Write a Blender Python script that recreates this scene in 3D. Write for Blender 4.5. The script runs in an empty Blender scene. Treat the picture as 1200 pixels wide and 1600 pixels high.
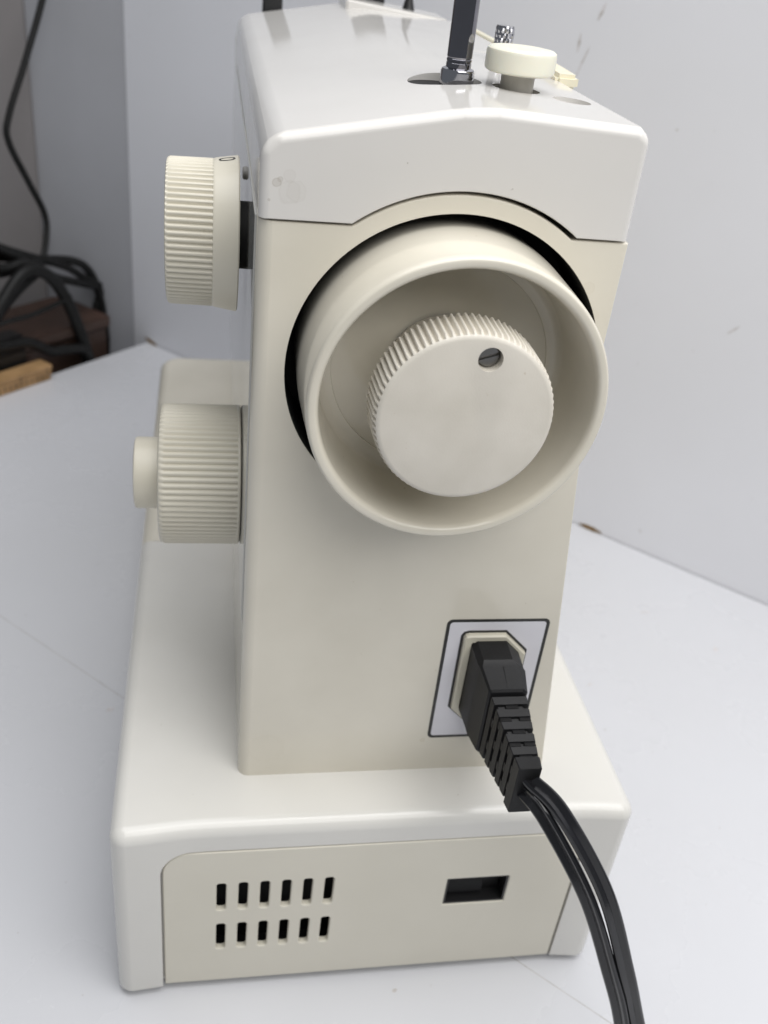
import bpy, bmesh, math, random
from mathutils import Vector, Matrix
random.seed(7)
PI = math.pi
scene = bpy.context.scene
C = scene.collection
U = 0.01                      # everything below is written in centimetres

# ------------------------------------------------------------------ camera
cam_d = bpy.data.cameras.new('camera'); cam = bpy.data.objects.new('camera', cam_d); C.objects.link(cam)
right = Vector((0.98339531, -0.14781605, 0.10528092))
fwd = Vector((0.18122979, 0.83013652, -0.52728467))
up = Vector((-0.0094564, 0.53760931, 0.84314103))
M = Matrix((right, up, -fwd)).transposed().to_4x4()
M.translation = Vector((-1.131, -23.5248, 34.7925)) * U
cam.matrix_world = M
cam_d.sensor_fit = 'HORIZONTAL'; cam_d.sensor_width = 36.0
cam_d.lens = 36.0 * 1497.6 / 1200.0
cam_d.clip_start = 0.01; cam_d.clip_end = 50
cam_d.dof.use_dof = True; cam_d.dof.focus_distance = 0.262; cam_d.dof.aperture_fstop = 22
scene.camera = cam

# ------------------------------------------------------------------ light
world = bpy.data.worlds.new('World'); scene.world = world; world.use_nodes = True
bg = world.node_tree.nodes['Background']
bg.inputs['Color'].default_value = (0.86, 0.92, 1.0, 1); bg.inputs['Strength'].default_value = 0.19

def area(name, loc, target, size, size_y, power, color):
    l = bpy.data.lights.new(name, 'AREA'); l.shape = 'RECTANGLE'; l.size = size * U; l.size_y = size_y * U
    l.energy = power; l.color = color
    o = bpy.data.objects.new(name, l); C.objects.link(o)
    o.location = Vector(loc) * U
    d = (Vector(target) - Vector(loc)).normalized()
    o.rotation_euler = d.to_track_quat('-Z', 'Y').to_euler()
    return o
area('window_light', (24, -34, 76), (8, 14, 12), 70, 60, 4.6, (1.0, 0.985, 0.965))
area('ceiling_light', (2, 2, 140), (4, 10, 0), 130, 90, 10.5, (0.98, 0.985, 1.0))

scene.view_settings.view_transform = 'Standard'; scene.view_settings.look = 'None'
scene.view_settings.exposure = 0.0; scene.view_settings.gamma = 1.0
scene.view_settings.use_curve_mapping = False
scene.render.engine = 'CYCLES'

# ------------------------------------------------------------------ materials
def mat(name, color, rough=0.4, metal=0.0, coat=0.0, mottle=0.05, scale=60, bump=0.0, bscale=900, spec=0.5, sss=0.0, rvar=0.0, speck=None):
    m = bpy.data.materials.new(name); m.use_nodes = True
    nt = m.node_tree; b = nt.nodes['Principled BSDF']
    tc = nt.nodes.new('ShaderNodeTexCoord')
    n = nt.nodes.new('ShaderNodeTexNoise'); n.inputs['Scale'].default_value = scale; n.inputs['Detail'].default_value = 5
    nt.links.new(tc.outputs['Object'], n.inputs['Vector'])
    ramp = nt.nodes.new('ShaderNodeValToRGB')
    c = color
    ramp.color_ramp.elements[0].position = 0.3; ramp.color_ramp.elements[1].position = 0.7
    ramp.color_ramp.elements[0].color = (c[0]*(1-mottle), c[1]*(1-mottle*1.05), c[2]*(1-mottle*1.25), 1)
    ramp.color_ramp.elements[1].color = (min(1, c[0]*(1+mottle*.4)), min(1, c[1]*(1+mottle*.4)), min(1, c[2]*(1+mottle*.4)), 1)
    nt.links.new(n.outputs['Fac'], ramp.inputs['Fac'])
    out = ramp.outputs['Color']
    if speck:
        v = nt.nodes.new('ShaderNodeTexNoise'); v.inputs['Scale'].default_value = speck[1]; v.inputs['Detail'].default_value = 2
        nt.links.new(tc.outputs['Object'], v.inputs['Vector'])
        r2 = nt.nodes.new('ShaderNodeValToRGB'); r2.color_ramp.elements[0].position = speck[2]; r2.color_ramp.elements[1].position = speck[2] + 0.05
        r2.color_ramp.elements[0].color = (0, 0, 0, 1); r2.color_ramp.elements[1].color = (speck[3],) * 3 + (1,)
        nt.links.new(v.outputs['Fac'], r2.inputs['Fac'])
        mx = nt.nodes.new('ShaderNodeMixRGB'); mx.inputs['Color2'].default_value = (*speck[0], 1)
        nt.links.new(r2.outputs['Color'], mx.inputs['Fac']); nt.links.new(out, mx.inputs['Color1']); out = mx.outputs['Color']
    nt.links.new(out, b.inputs['Base Color'])
    b.inputs['Roughness'].default_value = rough
    if rvar:
        mr = nt.nodes.new('ShaderNodeMapRange'); mr.inputs['To Min'].default_value = rough * (1 - rvar); mr.inputs['To Max'].default_value = rough * (1 + rvar)
        n2 = nt.nodes.new('ShaderNodeTexNoise'); n2.inputs['Scale'].default_value = scale * 2.3; n2.inputs['Detail'].default_value = 6
        nt.links.new(tc.outputs['Object'], n2.inputs['Vector']); nt.links.new(n2.outputs['Fac'], mr.inputs['Value'])
        nt.links.new(mr.outputs['Result'], b.inputs['Roughness'])
    b.inputs['Metallic'].default_value = metal
    b.inputs['Specular IOR Level'].default_value = spec
    b.inputs['Coat Weight'].default_value = coat; b.inputs['Coat Roughness'].default_value = 0.08
    if sss:
        b.inputs['Subsurface Weight'].default_value = sss; b.inputs['Subsurface Radius'].default_value = (0.004, 0.003, 0.002)
    if bump:
        n3 = nt.nodes.new('ShaderNodeTexNoise'); n3.inputs['Scale'].default_value = bscale; n3.inputs['Detail'].default_value = 3
        nt.links.new(tc.outputs['Object'], n3.inputs['Vector'])
        bp = nt.nodes.new('ShaderNodeBump'); bp.inputs['Strength'].default_value = bump; bp.inputs['Distance'].default_value = 0.0004
        nt.links.new(n3.outputs['Fac'], bp.inputs['Height']); nt.links.new(bp.outputs['Normal'], b.inputs['Normal'])
    return m

def stain(m, centres, color, strength):
    """worn patches with a shape of their own: noisy blobs at given object-space points (cm)"""
    nt = m.node_tree; b = nt.nodes['Principled BSDF']
    tc = [n for n in nt.nodes if n.type == 'TEX_COORD'][0]
    nz = nt.nodes.new('ShaderNodeTexNoise'); nz.inputs['Scale'].default_value = 420; nz.inputs['Detail'].default_value = 2
    nt.links.new(tc.outputs['Object'], nz.inputs['Vector'])
    for (c, r, k) in centres:
        src = b.inputs['Base Color'].links[0].from_socket
        vm = nt.nodes.new('ShaderNodeVectorMath'); vm.operation = 'DISTANCE'
        vm.inputs[1].default_value = Vector(c) * U
        nt.links.new(tc.outputs['Object'], vm.inputs[0])
        ad = nt.nodes.new('ShaderNodeMath'); ad.operation = 'MULTIPLY_ADD'
        nt.links.new(nz.outputs['Fac'], ad.inputs[0]); ad.inputs[1].default_value = r * U * 0.9
        nt.links.new(vm.outputs['Value'], ad.inputs[2])
        rp = nt.nodes.new('ShaderNodeValToRGB')
        # a ring-edged dried spill: darker rim
        mr = nt.nodes.new('ShaderNodeMapRange'); mr.inputs['From Min'].default_value = 0; mr.inputs['From Max'].default_value = r * U * 2.2
        nt.links.new(ad.outputs[0], mr.inputs['Value'])
        e = rp.color_ramp.elements
        e[0].position = 0.0; e[0].color = (k*.55,)*3 + (1,)
        e[1].position = 0.82; e[1].color = (0, 0, 0, 1)
        x = rp.color_ramp.elements.new(0.66); x.color = (k*.45,)*3 + (1,)
        x = rp.color_ramp.elements.new(0.74); x.color = (k,)*3 + (1,)
        nt.links.new(mr.outputs['Result'], rp.inputs['Fac'])
        mx = nt.nodes.new('ShaderNodeMixRGB'); mx.inputs['Color2'].default_value = (*color, 1)
        nt.links.new(rp.outputs['Color'], mx.inputs['Fac']); nt.links.new(src, mx.inputs['Color1'])
        nt.links.new(mx.outputs['Color'], b.inputs['Base Color'])

MT = {}
MT['cover'] = mat('cover_white', (0.70, 0.68, 0.65), 0.10, mottle=0.03, scale=25, rvar=0.25, speck=((0.2, 0.16, 0.12), 700, 0.77, 0.6))
stain(MT['cover'], [((0.72, 0.0, 28.92), 0.22, 0.10), ((0.90, 0.0, 28.95), 0.20, 0.08), ((0.42, 0.0, 29.12), 0.09, 0.45), ((0.50, 0.0, 29.20), 0.06, 0.4), ((0.72, 0.0, 29.28), 0.12, 0.10), ((0.25, 0.0, 28.7), 0.04, 0.4)], (0.30, 0.25, 0.19), 1)
MT['base'] = mat('base_white', (0.715, 0.70, 0.66), 0.19, mottle=0.035, scale=22, rvar=0.25, speck=((0.25, 0.2, 0.15), 600, 0.77, 0.5))
MT['ivory'] = mat('body_ivory', (0.72, 0.68, 0.585), 0.11, mottle=0.07, scale=24, rvar=0.35, bump=0.03, bscale=420, speck=((0.38, 0.3, 0.18), 380, 0.755, 0.4))
stain(MT['ivory'], [((8.75, 0.0, 26.95), 0.14, 0.10), ((9.1, 0.0, 26.2), 0.12, 0.08), ((0.9, 0, 10.2), 0.5, 0.04), ((6.4, 0, 10.35), 0.08, 0.3)], (0.42, 0.33, 0.18), 1)
MT['panel'] = mat('panel_ivory', (0.70, 0.665, 0.57), 0.36, mottle=0.04, scale=25, bump=0.03, bscale=1500)
MT['wheel'] = mat('wheel_ivory', (0.72, 0.68, 0.585), 0.13, mottle=0.09, scale=35, rvar=0.3, speck=((0.42, 0.32, 0.2), 380, 0.745, 0.35))
MT['knob'] = mat('knob_ivory', (0.69, 0.65, 0.575), 0.45, mottle=0.08, scale=70, rvar=0.2, bump=0.08, bscale=1800, speck=((0.40, 0.30, 0.18), 420, 0.73, 0.4))
MT['dial'] = mat('dial_ivory', (0.70, 0.66, 0.555), 0.34, mottle=0.04, scale=40, bump=0.02, bscale=1500)
MT['gloss'] = mat('front_gloss', (0.52, 0.52, 0.50), 0.05, mottle=0.02, scale=20)
MT['nylon'] = mat('nylon_cream', (0.80, 0.785, 0.67), 0.35, mottle=0.03, scale=60, sss=0.35)
MT['lever'] = mat('lever_cream', (0.80, 0.75, 0.58), 0.35, mottle=0.03, scale=60, sss=0.2)
MT['shaft'] = mat('shaft_grey', (0.42, 0.40, 0.36), 0.4)
MT['chrome'] = mat('chrome', (0.52, 0.52, 0.55), 0.06, metal=1.0, mottle=0.03, scale=90)
MT['spindle'] = mat('chrome_dark_reflection', (0.26, 0.255, 0.28), 0.05, metal=1.0, mottle=0.1, scale=120)  # chrome tinted dark; the dark room's reflection is put into the colour
MT['cable'] = mat('old_black_vinyl', (0.008, 0.008, 0.008), 0.5, mottle=0.3, scale=60, spec=0.3)
MT['steel'] = mat('dull_steel', (0.26, 0.255, 0.25), 0.32, metal=1.0, mottle=0.15, scale=200)
MT['black'] = mat('black_plastic', (0.012, 0.012, 0.013), 0.38, mottle=0.2, scale=80, bump=0.05, bscale=1200)
MT['void'] = mat('matt_black', (0.008, 0.008, 0.008), 0.7, mottle=0.2)  # matt black; also stands in for shade behind slots and in top holes
MT['cord'] = mat('black_vinyl', (0.010, 0.010, 0.012), 0.14, mottle=0.25, scale=90, rvar=0.4, spec=0.6)
MT['rubber'] = mat('black_rubber', (0.011, 0.011, 0.012), 0.42, mottle=0.25, scale=120, bump=0.12, bscale=1400, spec=0.22)
MT['label'] = mat('label_lilac', (0.71, 0.70, 0.74), 0.3, mottle=0.03, scale=70)
MT['ink'] = mat('label_ink', (0.02, 0.02, 0.018), 0.4)
MT['socket'] = mat('socket_cream', (0.58, 0.55, 0.45), 0.35, mottle=0.06, scale=80)
MT['grey'] = mat('recess_grey', (0.33, 0.32, 0.31), 0.5)
MT['table'] = mat('table_white', (0.65, 0.655, 0.68), 0.28, mottle=0.03, scale=6, rvar=0.35, bump=0.03, bscale=260, speck=((0.36, 0.32, 0.28), 260, 0.745, 0.5))
MT['board'] = mat('board_white', (0.775, 0.78, 0.815), 0.42, mottle=0.035, scale=6, rvar=0.3, bump=0.04, bscale=200, speck=((0.42, 0.38, 0.34), 170, 0.755, 0.4))
MT['wallg'] = mat('wall_grey', (0.33, 0.335, 0.36), 0.6, mottle=0.08, scale=8)
MT['wallb'] = mat('wall_brown_grey', (0.24, 0.225, 0.225), 0.6, mottle=0.1, scale=8)
MT['wood'] = mat('wood_brown', (0.06, 0.033, 0.024), 0.5, mottle=0.35, scale=30)
MT['ruler'] = mat('ruler_wood', (0.47, 0.29, 0.14), 0.5, mottle=0.35, scale=60)
MT['stain'] = mat('brown_stain', (0.26, 0.16, 0.06), 0.6, mottle=0.4, scale=300)
MT['filler'] = mat('seam_filler', (0.46, 0.44, 0.43), 0.7, mottle=0.35, scale=120)
MT['scuff'] = mat('scuff_mark', (0.66, 0.64, 0.66), 0.6, mottle=0.3, scale=300)
MT['shelf'] = mat('shelf_dark', (0.05, 0.04, 0.035), 0.7, mottle=0.3, scale=30)

# ------------------------------------------------------------------ helpers
def tag(o, label=None, cat=None, group=None, kind=None):
    if label: o['label'] = label
    if cat: o['category'] = cat
    if group: o['group'] = group
    if kind: o['kind'] = kind
    return o

def thing(name, label, cat, loc, group=None):
    o = bpy.data.objects.new(name, None); C.objects.link(o); o.location = Vector(loc) * U
    o.empty_display_size = 0.02
    return tag(o, label, cat, group)

def attach(o, parent):
    if parent is None: return
    top = Vector((0, 0, 0)); q = parent
    while q is not None:
        top = top + q.location; q = q.parent
    o.parent = parent; o.location = -top

def obj(name, bm, m, parent=None, smooth=35, wn=True):
    bmesh.ops.recalc_face_normals(bm, faces=bm.faces[:])
    me = bpy.data.meshes.new(name)
    bmesh.ops.scale(bm, vec=(U, U, U), verts=bm.verts[:])
    bm.to_mesh(me); bm.free()
    o = bpy.data.objects.new(name, me); C.objects.link(o)
    me.materials.append(MT[m] if isinstance(m, str) else m)
    attach(o, parent)
    finish(o, smooth, wn)
    return o

def finish(o, smooth=35, wn=True):
    me = o.data
    if smooth is None: return
    for f in me.polygons: f.use_smooth = True
    me.set_sharp_from_angle(angle=math.radians(smooth))
    if wn:
        w = o.modifiers.new('wn', 'WEIGHTED_NORMAL'); w.keep_sharp = True; w.weight = 80

def cut(o, cutters, smooth=35):
    """boolean difference, applied"""
    for md in list(o.modifiers): o.modifiers.remove(md)
    tmp = []
    for bm in cutters:
        bmesh.ops.recalc_face_normals(bm, faces=bm.faces[:])
        bmesh.ops.scale(bm, vec=(U, U, U), verts=bm.verts[:])
        me = bpy.data.meshes.new('cutter'); bm.to_mesh(me); bm.free()
        k = bpy.data.objects.new('cutter', me); C.objects.link(k); tmp.append(k)
        md = o.modifiers.new('cut', 'BOOLEAN'); md.operation = 'DIFFERENCE'; md.object = k; md.solver = 'EXACT'
    bpy.context.view_layer.update()
    dg = bpy.context.evaluated_depsgraph_get()
    me = bpy.data.meshes.new_from_object(o.evaluated_get(dg))
    o.modifiers.clear(); old = o.data; o.data = me; me.name = old.name
    for k in tmp: bpy.data.objects.remove(k)
    finish(o, smooth)

def AX(axis, c):
    cx, cy, cz = c
    if axis == 'Y': return lambda r, t, a: (cx + r*math.cos(t), cy + a, cz + r*math.sin(t))
    if axis == 'X': return lambda r, t, a: (cx + a, cy + r*math.cos(t), cz + r*math.sin(t))
    return lambda r, t, a: (cx + r*math.cos(t), cy + r*math.sin(t), cz + a)

def lathe(prof, axis, c, n=96, cap0=False, cap1=False, teeth=0, bm=None):
    """prof: (radius, axial[, knurl depth]); teeth: number of ribs, 6 verts each"""
    bm = bm or bmesh.new(); f = AX(axis, c)
    pat = [0, 0.12, 0.7, 1.0, 0.7, 0.12]
    if teeth: n = teeth * 6
    rings = []
    for q in prof:
        r, a = q[0], q[1]; d = q[2] if len(q) > 2 else 0
        rings.append([bm.verts.new(f(r - d*pat[k % 6], 2*PI*k/n, a)) for k in range(n)])
    for A, B in zip(rings, rings[1:]):
        for k in range(n):
            bm.faces.new((A[k], A[(k+1) % n], B[(k+1) % n], B[k]))
    if cap0: bm.faces.new(rings[0])
    if cap1: bm.faces.new(rings[-1])
    return bm

def box(bm, x0, x1, y0, y1, z0, z1):
    r = bmesh.ops.create_cube(bm, size=1)
    for v in r['verts']:
        v.co = Vector(((x0+x1)/2 + v.co.x*(x1-x0), (y0+y1)/2 + v.co.y*(y1-y0), (z0+z1)/2 + v.co.z*(z1-z0)))
    return r['verts']

def bevel_box(x0, x1, y0, y1, z0, z1, b, seg=3):
    bm = bmesh.new(); box(bm, x0, x1, y0, y1, z0, z1)
    bmesh.ops.bevel(bm, geom=bm.edges[:], offset=b, segments=seg, profile=0.5, affect='EDGES')
    return bm

def rrect(x0, x1, z0, z1, r, n=8, corners=(1, 1, 1, 1)):
    """rounded rectangle loop, CCW from lower left"""
    pts = []
    for (cx, cz, a0, k) in ((x0+r, z0+r, PI, 0), (x1-r, z0+r, 1.5*PI, 1), (x1-r, z1-r, 0, 2), (x0+r, z1-r, .5*PI, 3)):
        if corners[k] and r > 0:
            for i in range(n+1):
                a = a0 + .5*PI*i/n; pts.append((cx + r*math.cos(a), cz + r*math.sin(a)))
        else:
            pts.append((x0 if k in (0, 3) else x1, z0 if k in (0, 1) else z1))
    return pts

def inset(loop, d):
    """inward offset of a CCW loop"""
    out = []; n = len(loop)
    for i in range(n):
        p0 = Vector(loop[i-1]); p1 = Vector(loop[i]); p2 = Vector(loop[(i+1) % n])
        e1 = (p1-p0); e2 = (p2-p1)
        if e1.length < 1e-9: e1 = e2
        if e2.length < 1e-9: e2 = e1
        e1.normalize(); e2.normalize()
        n1 = Vector((-e1.y, e1.x)); n2 = Vector((-e2.y, e2.x)); m = n1 + n2
        m = m / max(0.3, m.dot(n1))
        out.append((p1.x + m.x*d, p1.y + m.y*d))
    return out

def plate(outer, holes, y0, y1, cham=0.03):
    """flat plate in the XZ plane, front at y0 (towards the camera), holes cut through, chamfered front edges"""
    bm = bmesh.new()
    def side(loop, sgn):
        L = [(inset(loop, cham*sgn), y0), (loop, y0 + cham), (loop, y1)]
        rings = [[bm.verts.new((x, y, z)) for x, z in lp] for lp, y in L]
        n = len(loop)
        for A, B in zip(rings, rings[1:]):
            for k in range(n): bm.faces.new((A[k], A[(k+1) % n], B[(k+1) % n], B[k]))
        return rings[0], rings[-1]
    fr, bk = [], []
    for lp, s in [(outer, 1)] + [(h, -1) for h in holes]:
        a, b = side(lp, s); fr.append(a); bk.append(b)
    for grp in (fr, bk):
        ed = []
        for ring in grp:
            for k in range(len(ring)):
                e = bm.edges.get((ring[k], ring[(k+1) % len(ring)]))
                ed.append(e)
        bmesh.ops.triangle_fill(bm, use_beauty=True, use_dissolve=False, edges=ed)
    return bm

def sweep(path, cs, bm=None, upv=Vector((0, 0, 1)), twist=None, face=None):
    """sweep a closed cross-section (list of 2D points) along a 3D path"""
    bm = bm or bmesh.new(); P = [Vector(p) for p in path]; rings = []
    side_prev = None
    for i, p in enumerate(P):
        t = (P[min(i+1, len(P)-1)] - P[max(i-1, 0)]).normalized()
        if side_prev is None:
            s = t.cross(upv)
            if s.length < 1e-4: s = t.cross(Vector((1, 0, 0)))
            s.normalize()
        else:
            s = (side_prev - t*side_prev.dot(t)).normalized()
        if face is not None: s = t.cross(face).normalized()
        side_prev = s
        w = s.cross(t)
        a = twist(i/(len(P)-1)) if twist else 0
        s2 = s*math.cos(a) + w*math.sin(a); w2 = -s*math.sin(a) + w*math.cos(a)
        rings.append([bm.verts.new(p + s2*x + w2*y) for x, y in cs])
    n = len(cs)
    for A, B in zip(rings, rings[1:]):
        for k in range(n): bm.faces.new((A[k], A[(k+1) % n], B[(k+1) % n], B[k]))
    bm.faces.new(rings[0]); bm.faces.new(rings[-1])
    return bm

def spline(pts, n=12):
    """Catmull-Rom through points"""
    P = [Vector(p) for p in pts]; P = [2*P[0]-P[1]] + P + [2*P[-1]-P[-2]]; out = []
    for i in range(1, len(P)-2):
        for k in range(n):
            t = k/n; a, b, c, d = P[i-1:i+3]
            out.append(.5*((2*b) + (c-a)*t + (2*a-5*b+4*c-d)*t*t + (3*b-a-3*c+d)*t**3))
    out.append(P[-2]); return out

def circle(r, n=14): return [(r*math.cos(2*PI*k/n), r*math.sin(2*PI*k/n)) for k in range(n)]

# ------------------------------------------------------------------ setting: table, boards
ud = Vector((0.7243, -0.6895)); vd = Vector((0.6895, 0.7243))       # along the back board / towards it
def uv(u, v): return ud*u + vd*v
CORN = Vector((-6.6, 59.3)); u0 = CORN.dot(ud); v0 = CORN.dot(vd)
SEAM = 6.2
def slab(ua, ub, va, vb, z0, z1, bev=0.04):
    bm = bmesh.new(); box(bm, ua, ub, va, vb, z0, z1)
    bmesh.ops.bevel(bm, geom=bm.edges[:], offset=bev, segments=2, profile=0.5, affect='EDGES')
    for v in bm.verts:
        q = uv(v.co.x, v.co.y); v.co = Vector((q.x, q.y, v.co.z))
    return bm
table = thing('table', 'pale white laminate table top under the sewing machine, made of two boards', 'table', (0, 0, 0))
obj('board', slab(u0, u0+105, SEAM+0.012, v0, -2.2, 0, .015), 'table', table)
obj('board', slab(u0, u0+105, -62, SEAM-0.012, -2.2, 0, .015), 'table', table)
obj('seam_filler', slab(u0+.1, u0+104, SEAM-0.026, SEAM+0.026, -1.0, -0.006, .002), 'filler', table, smooth=None)
# the white board standing along the back edge of the table
wall = tag(obj('wall', slab(u0-1.75, u0+105, v0+0.10, v0+1.6, -6, 75), 'board'), kind='structure')
# grey wall going off to the left behind the table's end
Bp = uv(u0-1.75, v0+0.2)
def wall_strip(d0, d1, off, z0, z1, th):
    dr = Vector((-0.985, 0.17)); nn = Vector((0.17, 0.985))
    bm = bmesh.new(); box(bm, d0, d1, off, off+th, z0, z1)
    for v in bm.verts:
        q = Bp + dr*v.co.x + nn*v.co.y; v.co = Vector((q.x, q.y, v.co.z))
    return bm
tag(obj('wall_left', wall_strip(0.0, 60, 0, -30, 75, 2), 'wallg', smooth=None), kind='structure')
tag(obj('wall_panel', wall_strip(7.6, 60, -0.5, -30, 75, 0.45), 'wallb', smooth=None), kind='structure')
bm = bmesh.new(); box(bm, -60, -8.2, 40, 75, -9, -8.5)
# ------------------------------------------------------------------ sewing machine
ZB, ZS = 8.9, 28.22           # top of the base, split between body and top cover
XW, KX, KZ = 9.6, 5.18, 24.33 # width of upper body, wheel axis
mach = thing('sewing_machine', 'cream and off-white sewing machine seen from its handwheel end', 'sewing machine', (5, 12, 0))

# --- base
def base_plan():
    x0, x1, yf, yb, r = -4.18, 14.02, -2.40, 14.5, 0.54
    p = []
    for i in range(7):
        a = PI + .5*PI*i/6; p.append((x0 + r + r*math.cos(a), yf + r + r*math.sin(a)))
    for x, y in ((-2.9, -2.34), (-2.3, -2.27), (-1.7, -2.22), (-1.1, -2.20), (-0.4, -2.195), (3, -2.20), (8, -2.20), (11, -2.20), (12.1, -2.22), (12.7, -2.27)): p.append((x, y))
    for i in range(7):
        a = 1.5*PI + .5*PI*i/6; p.append((x1 - r + r*math.cos(a), -2.36 + r + r*math.sin(a)))
    p += [(x1, yb), (x0, yb)]
    return p
def plan_solid(loop, z0, z1, r, seg=7, bot=0.1, keep=None):
    bm = bmesh.new(); L = [(inset(loop, bot), z0), (loop, z0 + bot)]
    for i in range(seg+1):
        a = .5*PI*i/seg; L.append((inset(loop, r*(1-math.cos(a))), z1 - r + r*math.sin(a)))
    rings = [[bm.verts.new((x, keep if keep is not None and abs(loop[i][1]-keep) < 1e-6 else y, z)) for i, (x, y) in enumerate(lp)] for lp, z in L]
    n = len(loop)
    for A, B in zip(rings, rings[1:]):
        for k in range(n): bm.faces.new((A[k], A[(k+1) % n], B[(k+1) % n], B[k]))
    bm.faces.new(rings[0]); bm.faces.new(rings[-1])
    return bm
base = obj('base', plan_solid(base_plan(), 0.40, ZB, 0.50, bot=0.03, keep=14.5), 'base', mach, smooth=50)
PX0, PX1, PZ0, PZ1 = -2.50, 12.38, 0.42, 7.70
def ext(loop, y0, y1):
    bm = bmesh.new(); A = [bm.verts.new((x, y0, z)) for x, z in loop]; B = [bm.verts.new((x, y1, z)) for x, z in loop]
    n = len(loop)
    for k in range(n): bm.faces.new((A[k], A[(k+1) % n], B[(k+1) % n], B[k]))
    bm.faces.new(A); bm.faces.new(B)
    return bm
base_cut = [ext(rrect(PX0-.07, PX1+.07, 0.2, PZ1+.065, 1.02, 10, (0, 0, 1, 1)), -3.5, -1.97),
            ext(rrect(PX0+.4, PX1-.4, 0.9, PZ1-.5, .3, 4), -2.6, 2.5)]
cut(base, [b_ for b_ in base_cut], 50)
# --- end panel with two rows of vent slots and the rectangular opening
slots = []
for j, zc in enumerate((5.30, 3.07)):
    for i in range(6):
        xc = -0.53 + 0.752*i + 0.01*j
        slots.append(rrect(xc-.165, xc+.165, zc-.73, zc+.73, .12, 4))
win = rrect(7.56, 9.90, 4.05, 5.52, .03, 2)
panel = obj('end_panel', plate(rrect(PX0, PX1, PZ0, PZ1, 0.97, 12, (0, 0, 1, 1)), slots + [win], -2.215, -2.0, 0.035), 'panel', mach, smooth=30, wn=False)
obj('window_frame', plate(rrect(7.572, 9.888, 4.062, 5.508, 0), [rrect(7.64, 9.82, 4.13, 5.44, 0)], -2.17, -1.0, 0.01), 'black', mach, smooth=None)
sw = obj('socket_insert', bevel_box(7.64, 9.82, -1.62, -0.8, 4.12, 5.44, 0.06), 'black', mach)
bm = bmesh.new(); v = box(bm, 7.8, 9.1, -1.85, -1.6, 4.25, 5.2)
for q in v:
    if q.co.z > 5 and q.co.y < -1.7: q.co.y += 0.2
obj('socket_block', bm, 'rubber', sw)
bm = bmesh.new(); box(bm, -2.05, 11.95, -0.75, -0.70, 0.95, 7.15); box(bm, -2.05, 11.95, -1.9, -0.76, 0.93, 1.0); obj('slot_shade', bm, 'void', mach, smooth=None)  # black sheets added behind the slots, standing in for the cavity's shade
for fx, fy in ((-3, -1), (12.8, -1), (-3, 13), (12.8, 13)):
    obj('foot', lathe([(0.6, 0.02), (0.7, 0.05), (0.7, 0.34)], 'Z', (fx, fy, 0), 24, True, True), 'rubber', mach)
# --- extension table round the free arm, beyond the column
def ext_plan():
    x0, x1, y0, y1, r = -4.18, 14.0, 14.53, 36.2, 1.3
    p = [(x0, y0), (x1, y0)]
    for (cx, a0) in ((x1-r, 0), (x0+r, .5*PI)):
        for i in range(9):
            a = a0 + .5*PI*i/8; p.append((cx + r*math.cos(a), y1 - r + r*math.sin(a)))
    return p
obj('extension_table', plan_solid(ext_plan(), 0.35, ZB, 0.62, keep=14.53), 'ivory', mach, smooth=50)

# --- column: profile in XZ, extruded along Y
def xr(z): return XW if z >= 22.9 else XW + (22.9-z)*0.1085*min(1, (22.9-z)/1.2 + .15)
NT = 40
def arc(r, xa, xb, z, cx=KX, cz=KZ):
    """points of the raised arc over the wheel from x=xa to x=xb where it meets height z"""
    h = z - cz; w = math.sqrt(r*r - h*h); a0 = math.atan2(h, -w); a1 = math.atan2(h, w)
    return [(cx + r*math.cos(a0 + (a1-a0)*i/NT), cz + r*math.sin(a0 + (a1-a0)*i/NT)) for i in range(NT+1)]
cp = [(0.0, ZB-.3)]
zz = [ZB-.3, 10, 12, 14, 16, 18, 20, 21, 21.7, 22.3, 22.9, 25]
cp += [(xr(z), z) for z in zz] + [(XW, ZS-.03)]
cp += list(reversed(arc(4.80, 0, 0, ZS-.03)))
cp += [(0.0, ZS-.03)]
CY = 11.0
def extr_profile(loop, y0, y1):
    bm = bmesh.new()
    A = [bm.verts.new((x, y0, z)) for x, z in loop]; B = [bm.verts.new((x, y1, z)) for x, z in loop]
    n = len(loop); sides = []
    for k in range(n): sides.append(bm.faces.new((A[k], A[(k+1) % n], B[(k+1) % n], B[k])))
    bm.faces.new(A); bm.faces.new(B)
    bmesh.ops.recalc_face_normals(bm, faces=bm.faces[:])
    return bm, A, B
bm, A, B = extr_profile(cp, 0, CY)
n = len(cp)
ring = [bm.edges.get((A[k], A[(k+1) % n])) for k in range(n)]
left = ring[n-1]; left.select = False
# left vertical edge gets a wide radius, the others a small one
ed_left = [ring[n-1]]
ed_right = [ring[k] for k in range(1, 13)]
bmesh.ops.bevel(bm, geom=ed_left, offset=0.38, segments=6, profile=0.5, affect='EDGES')
ee = [e for e in bm.edges if e.is_valid and len(e.link_faces) == 2 and all(abs(v.co.y) < 1e-6 for v in e.verts) and min(v.co.x for v in e.verts) > 0.3 and e.calc_face_angle(0) > 1.0]
bmesh.ops.bevel(bm, geom=ee, offset=0.07, segments=2, profile=0.5, affect='EDGES')
column = obj('column', bm, 'ivory', mach, smooth=40)
cut(column, [lathe([(4.34, -1), (4.34, 3.2)], 'Y', (KX, 0, KZ), 128, True, True)], 40)
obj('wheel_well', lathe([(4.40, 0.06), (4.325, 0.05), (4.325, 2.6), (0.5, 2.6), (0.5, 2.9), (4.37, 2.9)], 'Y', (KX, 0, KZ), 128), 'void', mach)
# --- arm and head behind the column
obj('arm', bevel_box(0.06, XW-.05, CY+.02, 26, 18.6, ZS-.05, 0.4), 'ivory', mach)
obj('head', bevel_box(0.10, XW-.1, 26.02, 34.5, 13.2, 28.9, 0.6), 'ivory', mach)
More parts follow.
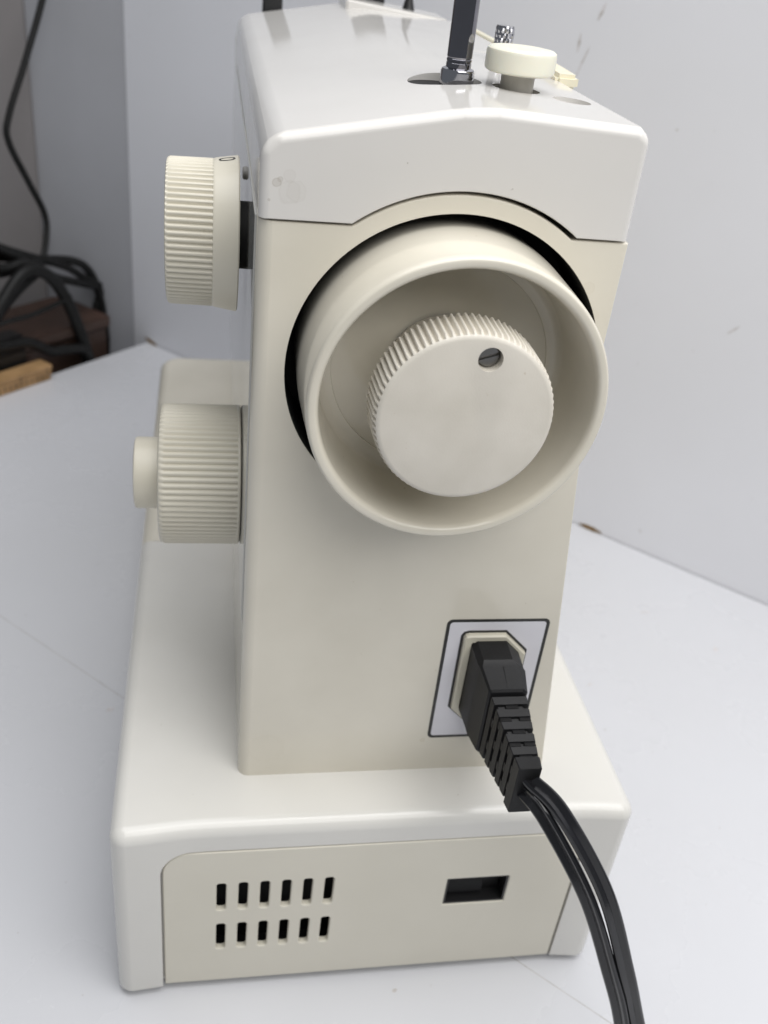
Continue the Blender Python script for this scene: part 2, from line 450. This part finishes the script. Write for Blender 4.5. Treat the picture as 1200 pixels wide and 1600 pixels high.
# --- glossy front plate on the left face
obj('front_plate', bevel_box(-0.045, 0.03, 0.62, 25.5, 15.3, ZS-.06, 0.02, 2), 'gloss', mach)

# --- top cover
TP = [(0.0, 29.85), (0.35, 30.22), (4.75, 31.10), (5.6, 31.17), (9.25, 31.02), (9.56, 30.80)]
a2 = arc(4.885, 0, 0, ZS+.03, KX+.045, KZ)
cv = [(0.0, ZS+.03)] + a2 + [(9.57, ZS+.03)] + list(reversed(TP[1:])) + [TP[0]]
bm, A, B = extr_profile(cv, -0.04, 26.0)
n = len(cv); i0 = len(a2) + 1
out_e = [bm.edges.get((A[k], A[(k+1) % n])) for k in range(i0, n)]
long_e = [bm.edges.get((A[k], B[k])) for k in range(i0+1, n)]
bmesh.ops.bevel(bm, geom=[e for e in out_e + long_e[:1] + long_e[-2:] + long_e[2:4] if e], offset=0.30, segments=5, profile=0.5, affect='EDGES', clamp_overlap=True)
ee = [e for e in bm.edges if len(e.link_faces) == 2 and all(abs(v.co.y+.04) < 1e-6 for v in e.verts) and max(v.co.z for v in e.verts) < 29.6 and e.calc_face_angle(0) > 1.0]
bmesh.ops.bevel(bm, geom=ee, offset=0.04, segments=2, profile=0.5, affect='EDGES')
cover = obj('top_cover', bm, 'cover', mach, smooth=40)
H1, H2, H3 = (5.15, 4.4), (7.07, 3.95), (8.42, 3.1)
cut(cover, [lathe([(1.02, -1.2), (1.02, 1)], 'Z', (*H1, 31.1), 64, True, True),
            lathe([(0.66, -0.8), (0.66, 1)], 'Z', (*H2, 31.1), 48, True, True),
            lathe([(0.52, -0.45), (0.52, 1)], 'Z', (*H3, 31.0), 48, True, True)], 40)
obj('hole_shade', lathe([(1.012, 1.0), (1.012, -0.0)], 'Z', (*H1, 29.93), 64, True, False), 'void', mach)  # black sleeves put in for the unlit inside below the thin cover
obj('hole_shade', lathe([(0.652, 0.62), (0.652, 0.0)], 'Z', (*H2, 30.32), 48, True, False), 'void', mach)
obj('recess_floor', lathe([(0.50, 0), (0.50, 0.05), (0.15, 0.05), (0.15, 0.03)], 'Z', (*H3, 30.57), 32, True, True), 'grey', mach)
# second lid beginning half way along, and raised rear edge
bm = bmesh.new()
vs = box(bm, 5.3, 9.35, 12.2, 23.0, 30.6, 31.135)
for v in bm.verts:
    if v.co.z > 31: v.co.z += -0.020*(v.co.x-5.3)/1.0
bmesh.ops.bevel(bm, geom=bm.edges[:], offset=0.03, segments=2, affect='EDGES')
obj('top_lid', bm, 'cover', mach)
bm = bmesh.new(); vs = box(bm, 4.6, 9.2, 23.2, 26.0, 30.6, 31.48)
for v in bm.verts:
    if v.co.z > 31: v.co.z += -0.09*(v.co.x-4.6)
bmesh.ops.bevel(bm, geom=bm.edges[:], offset=0.08, segments=3, affect='EDGES')
obj('handle_block', bm, 'cover', mach)
# black thread guides standing at the far end of the top
obj('thread_guide', bevel_box(1.15, 2.05, 26.2, 27.0, 28.8, 31.9, 0.1), 'black', mach)
obj('thread_guide', bevel_box(4.9, 6.6, 25.2, 25.8, 31.2, 32.6, 0.1), 'black', mach)
bm = bmesh.new(); lathe([(0.30, 31.2-31.2), (0.10, 0.75), (0.10, 1.6)], 'Z', (7.6, 24.6, 31.15), 24, True, True, bm=bm)
obj('tension_post', bm, 'black', mach)

# --- winder spindle, chrome
sp = obj('winder_spindle', lathe([(0.20, -1.1), (0.345, -1.05), (0.345, 0.52), (0.335, 0.53), (0.335, 0.56), (0.345, 0.57), (0.345, 0.62), (0.335, 0.63), (0.335, 0.66), (0.345, 0.68), (0.345, 4.6), (0.29, 4.75), (0.05, 4.8)], 'Z', (5.46, 4.3, 31.05), 48, True, True), 'spindle', mach)
obj('collar', lathe([(0.35, -1.0), (0.47, -0.98), (0.47, 0.30), (0.44, 0.37), (0.36, 0.41), (0.346, 0.41)], 'Z', (5.46, 4.3, 31.05), 48), 'chrome', sp)
obj('spring_pin', lathe([(0.05, -0.02), (0.05, 0.02), (0.02, 0.07)], 'X', (5.80, 4.3, 33.2), 16, True, True), 'chrome', sp)
# --- winder stop: nylon knob on a grey post
ws = obj('winder_stop', lathe([(0.2, 0.46), (0.86, 0.46), (0.93, 0.50), (0.955, 0.56), (0.955, 0.94), (0.93, 1.02), (0.86, 1.07), (0.70, 1.09), (0.62, 1.07), (0.05, 1.07)], 'Z', (7.07, 3.95, 31.05), 72, True, True), 'nylon', mach)
obj('stop_post', lathe([(0.46, -0.7), (0.46, 0.5)], 'Z', (7.07, 3.95, 31.05), 48, True, True), 'shaft', ws)
# --- knurled chrome screw
def diamond_screw(c, r, h):
    bm = bmesh.new(); nn, mm = 48, 16; rings = []
    for j in range(mm+1):
        z = h*j/mm; rr = r*(0.9 if j in (0, mm) else 1.0)
        rings.append([bm.verts.new((c[0] + (rr - 0.035*(1 if (k + j) % 4 < 1 or (k - j) % 4 < 1 else 0))*math.cos(2*PI*k/nn), c[1] + (rr - 0.035*(1 if (k + j) % 4 < 1 or (k - j) % 4 < 1 else 0))*math.sin(2*PI*k/nn), c[2] + z)) for k in range(nn)])
    for A_, B_ in zip(rings, rings[1:]):
        for k in range(nn): bm.faces.new((A_[k], A_[(k+1) % nn], B_[(k+1) % nn], B_[k]))
    bm.faces.new(rings[0]); bm.faces.new(rings[-1])
    return bm
obj('knurled_screw', diamond_screw((8.25, 10.2, 31.0), 0.31, 1.12), 'chrome', mach, smooth=20, wn=False)
# --- cream lever over the back edge
bm = bmesh.new(); box(bm, 9.3, 10.05, 6.9, 10.0, 30.80, 31.25)
for v in bm.verts:
    if v.co.y < 8: v.co.z -= 0.02; v.co.x -= 0.15
bmesh.ops.bevel(bm, geom=bm.edges[:], offset=0.12, segments=4, affect='EDGES')
obj('winder_lever', bm, 'lever', mach)
obj('rear_trim', bevel_box(9.45, 9.75, 15.5, 23.5, 30.7, 31.12, 0.1), 'lever', mach)

# --- hand wheel with the clutch knob
HW = [(3.80, 2.0), (3.95, 1.9), (4.0, 0.2), (3.97, -1.2), (3.945, -1.92), (3.94, -2.0), (3.93, -2.07), (3.895, -2.125), (3.85, -2.15), (3.74, -2.15), (3.68, -2.12), (3.64, -2.06), (3.60, -1.95), (3.53, -0.6), (3.47, 0.3), (3.40, 0.47), (3.25, 0.52), (3.05, 0.53), (3.03, 0.58), (1.0, 0.60), (0.5, 0.60)]
wheel = obj('hand_wheel', lathe(HW, 'Y', (KX, 0, KZ), 160, False, True), 'wheel', mach, smooth=60)
NTH = 82
knob = obj('clutch_knob', lathe([(1.5, 0.5), (1.5, -1.40), (2.1, -1.41), (2.26, -1.45, 0.02), (2.345, -1.51, 0.12), (2.325, -2.55, 0.12), (2.295, -2.66, 0.08), (2.26, -2.72, 0.0), (2.21, -2.76), (2.14, -2.775)], 'Y', (KX, 0, KZ), teeth=NTH, cap1=True), 'knob', wheel, smooth=30, wn=False)
SX, SZ = 5.55, 25.98
cut(knob, [lathe([(0.315, -0.45), (0.315, 0.5)], 'Y', (SX, -2.775, SZ), 40, True, True)], 30)
knob.modifiers.clear()
bm = lathe([(0.29, 0.44), (0.29, 0.26), (0.255, 0.22)], 'Y', (SX, -2.775, SZ), 40, True, True)
screw = obj('clutch_screw', bm, 'steel', knob, smooth=30)
sb = bmesh.new(); box(sb, -0.4, 0.4, -0.3, 0.32, -0.04, 0.04)
for v in sb.verts:
    a = math.radians(18); x, z = v.co.x, v.co.z
    v.co = Vector((SX + x*math.cos(a) - z*math.sin(a), -2.775 + v.co.y, SZ + x*math.sin(a) + z*math.cos(a)))
cut(screw, [sb], 30)

# --- upper dial (stitch selector) on the left face: axis along -X
def dial_profile(items): return items
DY, DZ = 6.0, 26.02
ud_ = obj('selector_dial', lathe([(0.9, -0.30), (2.25, -0.30), (2.29, -0.34), (2.28, -0.40), (2.18, -0.98), (2.16, -1.03), (2.15, -1.05, 0.0), (2.16, -1.07, 0.085), (2.14, -2.30, 0.085), (2.11, -2.36, 0.05), (2.07, -2.39, 0.0), (2.0, -2.41), (1.8, -2.36)], 'X', (0, DY, DZ), teeth=72, cap1=True, cap0=True), 'dial', mach, smooth=40, wn=False)
obj('dial_hub', lathe([(1.0, -0.03), (1.0, -0.31)], 'X', (0, DY, DZ), 48, True, True), 'void', ud_)
# the digit 0 printed on the skirt
def skirt_zero(th):
    bm = bmesh.new(); nn = 32; R0 = []; R1 = []
    for k in range(nn):
        t = 2*PI*k/nn
        for (lst, s) in ((R0, 1.0), (R1, 0.74)):
            ax = -0.66 + 0.24*math.copysign(abs(math.cos(t))**0.8, math.cos(t))*s
            dt = 0.070*math.copysign(abs(math.sin(t))**0.8, math.sin(t))*(s if s == 1 else .62)
            rr = 2.28 - (0.10/0.58)*(-ax-0.40) + 0.006
            lst.append(bm.verts.new((ax, DY + rr*math.cos(th+dt), DZ + rr*math.sin(th+dt))))
    for k in range(nn): bm.faces.new((R0[k], R0[(k+1) % nn], R1[(k+1) % nn], R1[k]))
    return bm
obj('digit', skirt_zero(math.radians(93)), 'ink', ud_, smooth=None)
# small screw head seen between dial and cover
obj('pilot_button', lathe([(0.2, 0.0), (0.2, -0.06), (0.16, -0.10)], 'X', (-0.04, 8.0, 27.4), 24, True, True), 'grey', mach)
# --- lower dial (stitch length) with reverse button
LY, LZ = 5.5, 17.84
ld_ = obj('length_dial', lathe([(1.0, -0.07), (2.36, -0.07), (2.40, -0.11), (2.40, -0.16, 0.0), (2.40, -0.20, 0.085), (2.39, -2.50, 0.085), (2.37, -2.60, 0.04), (2.31, -2.68), (2.22, -2.72), (1.4, -2.70)], 'X', (0, LY, LZ), teeth=72, cap0=True, cap1=True), 'dial', mach, smooth=40, wn=False)
obj('reverse_button', lathe([(1.22, -2.6), (1.22, -3.46), (1.19, -3.53), (1.10, -3.56)], 'X', (0, LY, LZ+.02), 72, True, True), 'dial', ld_)

# --- power socket with its printed label
lab = obj('socket_label', plate(rrect(6.652, 9.928, 10.572, 15.648, .118, 6), [], -0.012, 0.02, 0.004), 'label', mach, smooth=None)
bo = rrect(6.54, 10.04, 10.46, 15.76, .20, 6); bi = rrect(6.65, 9.93, 10.57, 15.65, .12, 6)
obj('label_border', plate(bo, [bi], -0.016, 0.02, 0.003), 'ink', lab, smooth=None)
hexl = [(7.66, 11.35), (9.45, 11.35), (9.45, 14.46), (8.61, 15.30), (7.32, 15.30), (7.16, 15.24), (7.08, 15.10), (7.08, 11.95)]
obj('socket_edge', plate(hexl, [], -0.03, 0.02, 0.004), 'ink', lab, smooth=None)
hx = inset(hexl, 0.085); hi = inset(hexl, 0.36)
sock = obj('power_socket', plate(hx, [hi], -0.22, 0.02, 0.05), 'socket', mach, smooth=20, wn=False)
obj('socket_floor', plate(inset(hexl, 0.34), [], -0.06, 0.01, 0.004), 'void', sock, smooth=None)

# ------------------------------------------------------------------ plug and cord (things of their own)
plug = thing('power_cord', 'black plug with ribbed strain relief and twin black cords in the machine\'s socket', 'power cord', (8.4, -0.4, 13.3))
def sect(y, x0, x1, z0, z1, ch):
    return [(x0+ch*.6, y, z0), (x1-ch*.6, y, z0), (x1, y, z0+ch*.6), (x1, y, z1-ch), (x1-ch, y, z1), (x0+ch*.35, y, z1), (x0, y, z1-ch*.35), (x0, y, z0+ch*.6)]
def loft(secs, bm=None):
    bm = bm or bmesh.new(); R_ = [[bm.verts.new(p) for p in s] for s in secs]; n = len(secs[0])
    for A_, B_ in zip(R_, R_[1:]):
        for k in range(n): bm.faces.new((A_[k], A_[(k+1) % n], B_[(k+1) % n], B_[k]))
    bm.faces.new(R_[0]); bm.faces.new(R_[-1])
    return bm
bm = loft([sect(-0.08, 7.42, 9.10, 11.70, 15.02, .5), sect(-1.10, 7.44, 9.05, 11.75, 14.98, .48), sect(-1.28, 7.48, 9.00, 11.80, 14.86, .2), sect(-2.06, 7.60, 8.90, 11.85, 14.60, .16), sect(-2.12, 7.66, 8.84, 11.9, 14.52, .14)])
pb = obj('plug_body', bm, 'rubber', plug, smooth=25)
bm = bmesh.new(); v = box(bm, 8.225, 8.265, -2.0, -1.3, 14.4, 14.9)
for q in v:
    q.co.z = (14.885 if q.co.z > 14.6 else 14.4) if q.co.y > -1.6 else (14.628 if q.co.z > 14.6 else 14.3)
obj('mould_line', bm, 'rubber', pb, smooth=None)
def relief(y):        # outer size of the strain relief at depth y
    t = (-y - 2.1)/(4.0-2.1)
    return (7.66 + .40*t, 8.86 + .0*t, 11.95 - .12*t + .0, 14.45 - .80*t)
bm = bmesh.new()
secs = []
for y in (-2.08, -3.0, -4.1):
    x0, x1, z0, z1 = relief(y); secs.append(sect(y, x0+.11, x1-.11, z0+.11, z1-.11, .08))
sr = obj('strain_relief', loft(secs), 'rubber', plug, smooth=25)
ny = 5
for i in range(ny):
    ya = -2.20 - i*0.375; yb = ya - 0.235
    a = relief(ya); b = relief(yb)
    obj('rib', loft([sect(ya, *a, .06), sect(yb, *b, .06)]), 'rubber', sr, smooth=25)
    # bridges that leave the staggered brick-like slots
    if i < ny:
        g = relief(yb - .07); xm = (g[0]+g[1])/2; zm = (g[2]+g[3])/2; w = .16 if i % 2 else .10
        bm = bmesh.new()
        box(bm, xm-.10-w, xm+.10+w, yb-.15, yb+.01, g[3]-.2, g[3]-.012) if i % 2 == 0 else (box(bm, g[0]+.03, g[0]+.38, yb-.15, yb+.01, g[3]-.2, g[3]-.012), box(bm, g[1]-.38, g[1]-.03, yb-.15, yb+.01, g[3]-.2, g[3]-.012))
        for k in ((.25, .75) if i % 2 == 0 else (.02, .5, .98)):
            zc = g[2] + .2 + (g[3]-g[2]-.4)*k
            box(bm, g[0]+.012, g[0]+.2, yb-.15, yb+.01, zc-.16, zc+.16)
        obj('bridge', bm, 'rubber', sr, smooth=None)
bm = loft([sect(-4.06, 8.06, 8.88, 11.68, 13.70, .07), sect(-4.42, 8.12, 8.86, 11.66, 13.62, .07), sect(-4.45, 8.15, 8.83, 11.70, 13.59, .06)])
obj('end_collar', bm, 'rubber', plug, smooth=25)
def twin(w, t):   # cross-section of a flat twin lead
    r = t/2; c = w/2 - r*.97; pts = []
    for k in range(9):
        a = -PI*.42 + PI*.84*k/8 if False else -PI*.40 + PI*.80*k/8; pts.append((c + r*math.cos(a), r*math.sin(a)))
    pts.append((0, r*0.30))
    for k in range(9):
        a = PI*.60 + PI*.80*k/8; pts.append((-c + r*math.cos(a), r*math.sin(a)))
    pts.append((0, -r*0.30))
    return pts
pr = spline([(8.46, -3.9, 13.0), (8.62, -4.45, 13.05), (9.35, -5.40, 12.71), (10.82, -6.6, 10.48), (11.86, -7.5, 7.72), (12.60, -8.0, 5.52), (13.6, -8.8, 2.6), (15.2, -10.5, 0.5), (18, -14, 0.32), (23, -20, 0.32)], 12)
pl = spline([(8.40, -3.9, 12.35), (8.46, -4.45, 12.6), (8.95, -5.30, 12.35), (10.34, -6.5, 10.15), (11.36, -7.4, 7.64), (12.06, -8.0, 5.62), (12.8, -8.8, 2.4), (13.9, -10.5, 0.5), (16.2, -14.5, 0.32), (21, -21, 0.32)], 12)
obj('cord', sweep(pr, twin(0.53, 0.28), face=Vector((-.5, -.45, .74)), twist=lambda t: 0.45 - 0.3*t), 'cord', plug, smooth=50, wn=False)
obj('cord', sweep(pl, twin(0.53, 0.28), face=Vector((-.5, -.45, .74)), twist=lambda t: -0.5 + 0.5*t), 'cord', plug, smooth=50, wn=False)

# ------------------------------------------------------------------ clutter beyond the table's end
tag(obj('shelf', (lambda b: (box(b, -70, -7, 51, 75, -12, -10.5), b)[1])(bmesh.new()), 'shelf', smooth=None), kind='structure')
def duv(u, s, z):      # u along the table's end edge (towards lower left), s outwards from it
    q = CORN - vd*u - ud*s; return (q.x, q.y, z)
def obox(u0_, u1_, s0, s1, z0, z1, bev=0.15):
    bm = bmesh.new(); box(bm, u0_, u1_, s0, s1, z0, z1)
    bmesh.ops.bevel(bm, geom=bm.edges[:], offset=bev, segments=2, affect='EDGES')
    for v in bm.verts: v.co = Vector(duv(v.co.x, v.co.y, v.co.z))
    return bm
wb = thing('wooden_box', 'reddish brown wooden box under the tangled black cables', 'box', duv(7, 4, -10.5))
obj('side', obox(3.2, 16, 1.5, 7.5, -10.5, 1.9), 'wood', wb)
obj('lid', obox(3.0, 16.2, 1.2, 7.8, 1.95, 2.9, .1), 'wood', wb)
ru = thing('folding_ruler', 'yellowish wooden folding ruler on the table\'s far left edge', 'ruler', duv(14, -1, 0))
for k in range(3):
    obj('leaf', obox(11.0 - .10*k, 24, -0.7, 0.8, 0.02 + .42*k, 0.41 + .42*k, .06), 'ruler', ru)
bm = bmesh.new()
for k in range(20):
    u_ = 11.3 + .5*k; box(bm, u_, u_+.06, -0.715, -0.699, .15, .15 + (.9 if k % 5 == 0 else .5))
for v in bm.verts: v.co = Vector(duv(v.co.x, v.co.y, v.co.z))
g = obj('graduation', bm, 'ink', ru, smooth=None); g['kind'] = 'stuff'

CAMP = Vector((-1.131, -23.5248, 34.7925)); FP = 1497.6
def ray(px, py, s):
    """a point of the vertical plane s cm beyond the table's end edge"""
    d = right*((px-600)/FP) + fwd + up*(-(py-800)/FP)
    nn = Vector((-ud.x, -ud.y, 0)); c = nn.dot(Vector((CORN.x, CORN.y, 0))) + s
    return CAMP + d*((c - nn.dot(CAMP))/nn.dot(d))
def cable(name, label, pts, r, grp):
    path = spline([ray(*p) for p in pts], 10)
    o = obj(name, sweep(path, circle(r, 10)), 'cable', None, smooth=60, wn=False)
    return tag(o, label, 'cable', grp)
G = 'black cables in the far left corner'
cable('cable', 'single thin black cable hanging down the grey wall at far left', [(75, -60, 5), (66, 0, 5), (38, 100, 5), (14, 180, 5), (13, 220, 5), (45, 285, 5), (70, 335, 5), (72, 375, 4.5), (64, 408, 4), (40, 420, 3.5), (0, 430, 3)], 0.26, G)
cable('cable', 'black cable arching furthest right over the wooden box, ending beside its corner', [(-30, 398, 4), (0, 402, 4), (60, 405, 4), (115, 408, 4), (140, 425, 4), (155, 460, 4), (163, 500, 4), (172, 560, 4), (172, 640, 4)], 0.36, G)
cable('cable', 'thick black cable looping across the front of the wooden box', [(-20, 520, 1), (8, 465, 1.2), (40, 425, 1.4), (75, 430, 1.4), (102, 465, 1.3), (122, 510, 1), (136, 555, .8), (142, 620, .5)], 0.5, G)
cable('cable', 'short black cable sagging between the two larger cable loops', [(-20, 380, 3), (10, 395, 3), (50, 412, 3), (85, 432, 3), (115, 440, 3), (150, 447, 3.6)], 0.34, G)
cable('cable', 'thin black cable lying level across the lid of the wooden box', [(-30, 520, .6), (10, 503, .7), (50, 492, .8), (95, 472, 1.1), (110, 462, 1.3)], 0.2, G)
cable('cable', 'lowest black cable heaped behind the folding ruler', [(-30, 545, .8), (10, 540, .9), (45, 535, .9), (80, 548, .8), (105, 546, .7), (138, 552, .5), (140, 620, .4)], 0.42, G)
cable('cable', 'black cable running just under the topmost arch, highest at the picture edge', [(-30, 372, 3.6), (5, 388, 3.6), (55, 403, 3.6), (105, 418, 3.6), (135, 436, 3.6), (156, 446, 3.8)], 0.32, G)
cable('cable', 'black cable bent in a small loop at the picture edge beside the wooden box', [(-30, 415, 2.4), (8, 420, 2.4), (35, 412, 2.4), (62, 418, 2.2), (30, 450, 2.0), (5, 480, 1.8), (-20, 520, 1.6)], 0.42, G)
cable('cable', 'black cable drooping lowest beside the right corner of the wooden box', [(140, 440, 4.2), (158, 455, 4.2), (150, 480, 4.2), (160, 530, 4), (178, 500, 4.3), (182, 560, 4.2), (180, 640, 4)], 0.3, G)
tag(obj('adapter', obox(11.5, 22, 1.2, 3.2, 0.2, 3.4, .3), 'black'), 'black power adapter behind the folding ruler', 'adapter')

# ------------------------------------------------------------------ stains and scuffs on the boards
def blotch(bm, pts): bm.faces.new([bm.verts.new(p) for p in pts])
def on_board(px, py):
    d = right*((px-600)/FP) + fwd + up*(-(py-800)/FP)
    nn = Vector((vd.x, vd.y, 0)); c = v0 + 0.10 - 0.008
    return CAMP + d*((c - nn.dot(CAMP))/nn.dot(d))
def streak(name, P, Q, w, m, parent, nrm):
    bm = bmesh.new(); P = Vector(P); Q = Vector(Q); t = (Q-P); s = t.normalized().cross(nrm); A_ = []; B_ = []
    for k in range(9):
        f = k/8; ww = w*(0.25 + math.sin(PI*f)*(.6 + .4*random.random()))
        A_.append(bm.verts.new(P + t*f + s*ww)); B_.append(bm.verts.new(P + t*f - s*ww))
    for k in range(8): bm.faces.new((A_[k], A_[k+1], B_[k+1], B_[k]))
    return obj(name, bm, m, parent, smooth=None)
nb = Vector((-vd.x, -vd.y, 0))
for a, b, w in (((948, 4), (934, 32), .10), ((908, 52), (902, 82), .08), ((922, 72), (898, 122), .05), ((1136, 522), (1156, 510), .06), ((372, 258), (380, 268), .1)):
    streak('scuff', on_board(*a), on_board(*b), w, 'scuff', wall, nb)
streak('stain', on_board(905, 818), on_board(940, 833), .16, 'stain', wall, nb)
streak('stain', on_board(226, 527), on_board(246, 541), .18, 'stain', wall, nb)
for P, L, w, m in (((-5.95, 12.6), (.35, .25), .13, 'scuff'), ((28.5, 16.2), (.2, .4), .14, 'scuff'), ((25.2, 19.95), (.7, .05), .08, 'scuff'), ((6.0, -3.0), (.2, .1), .07, 'scuff'), ((19.6, 13.6), (.3, .1), .08, 'scuff')):
    streak('scuff', (P[0], P[1], 0.006), (P[0]+L[0], P[1]+L[1], 0.006), w, m, table, Vector((0, 0, 1)))
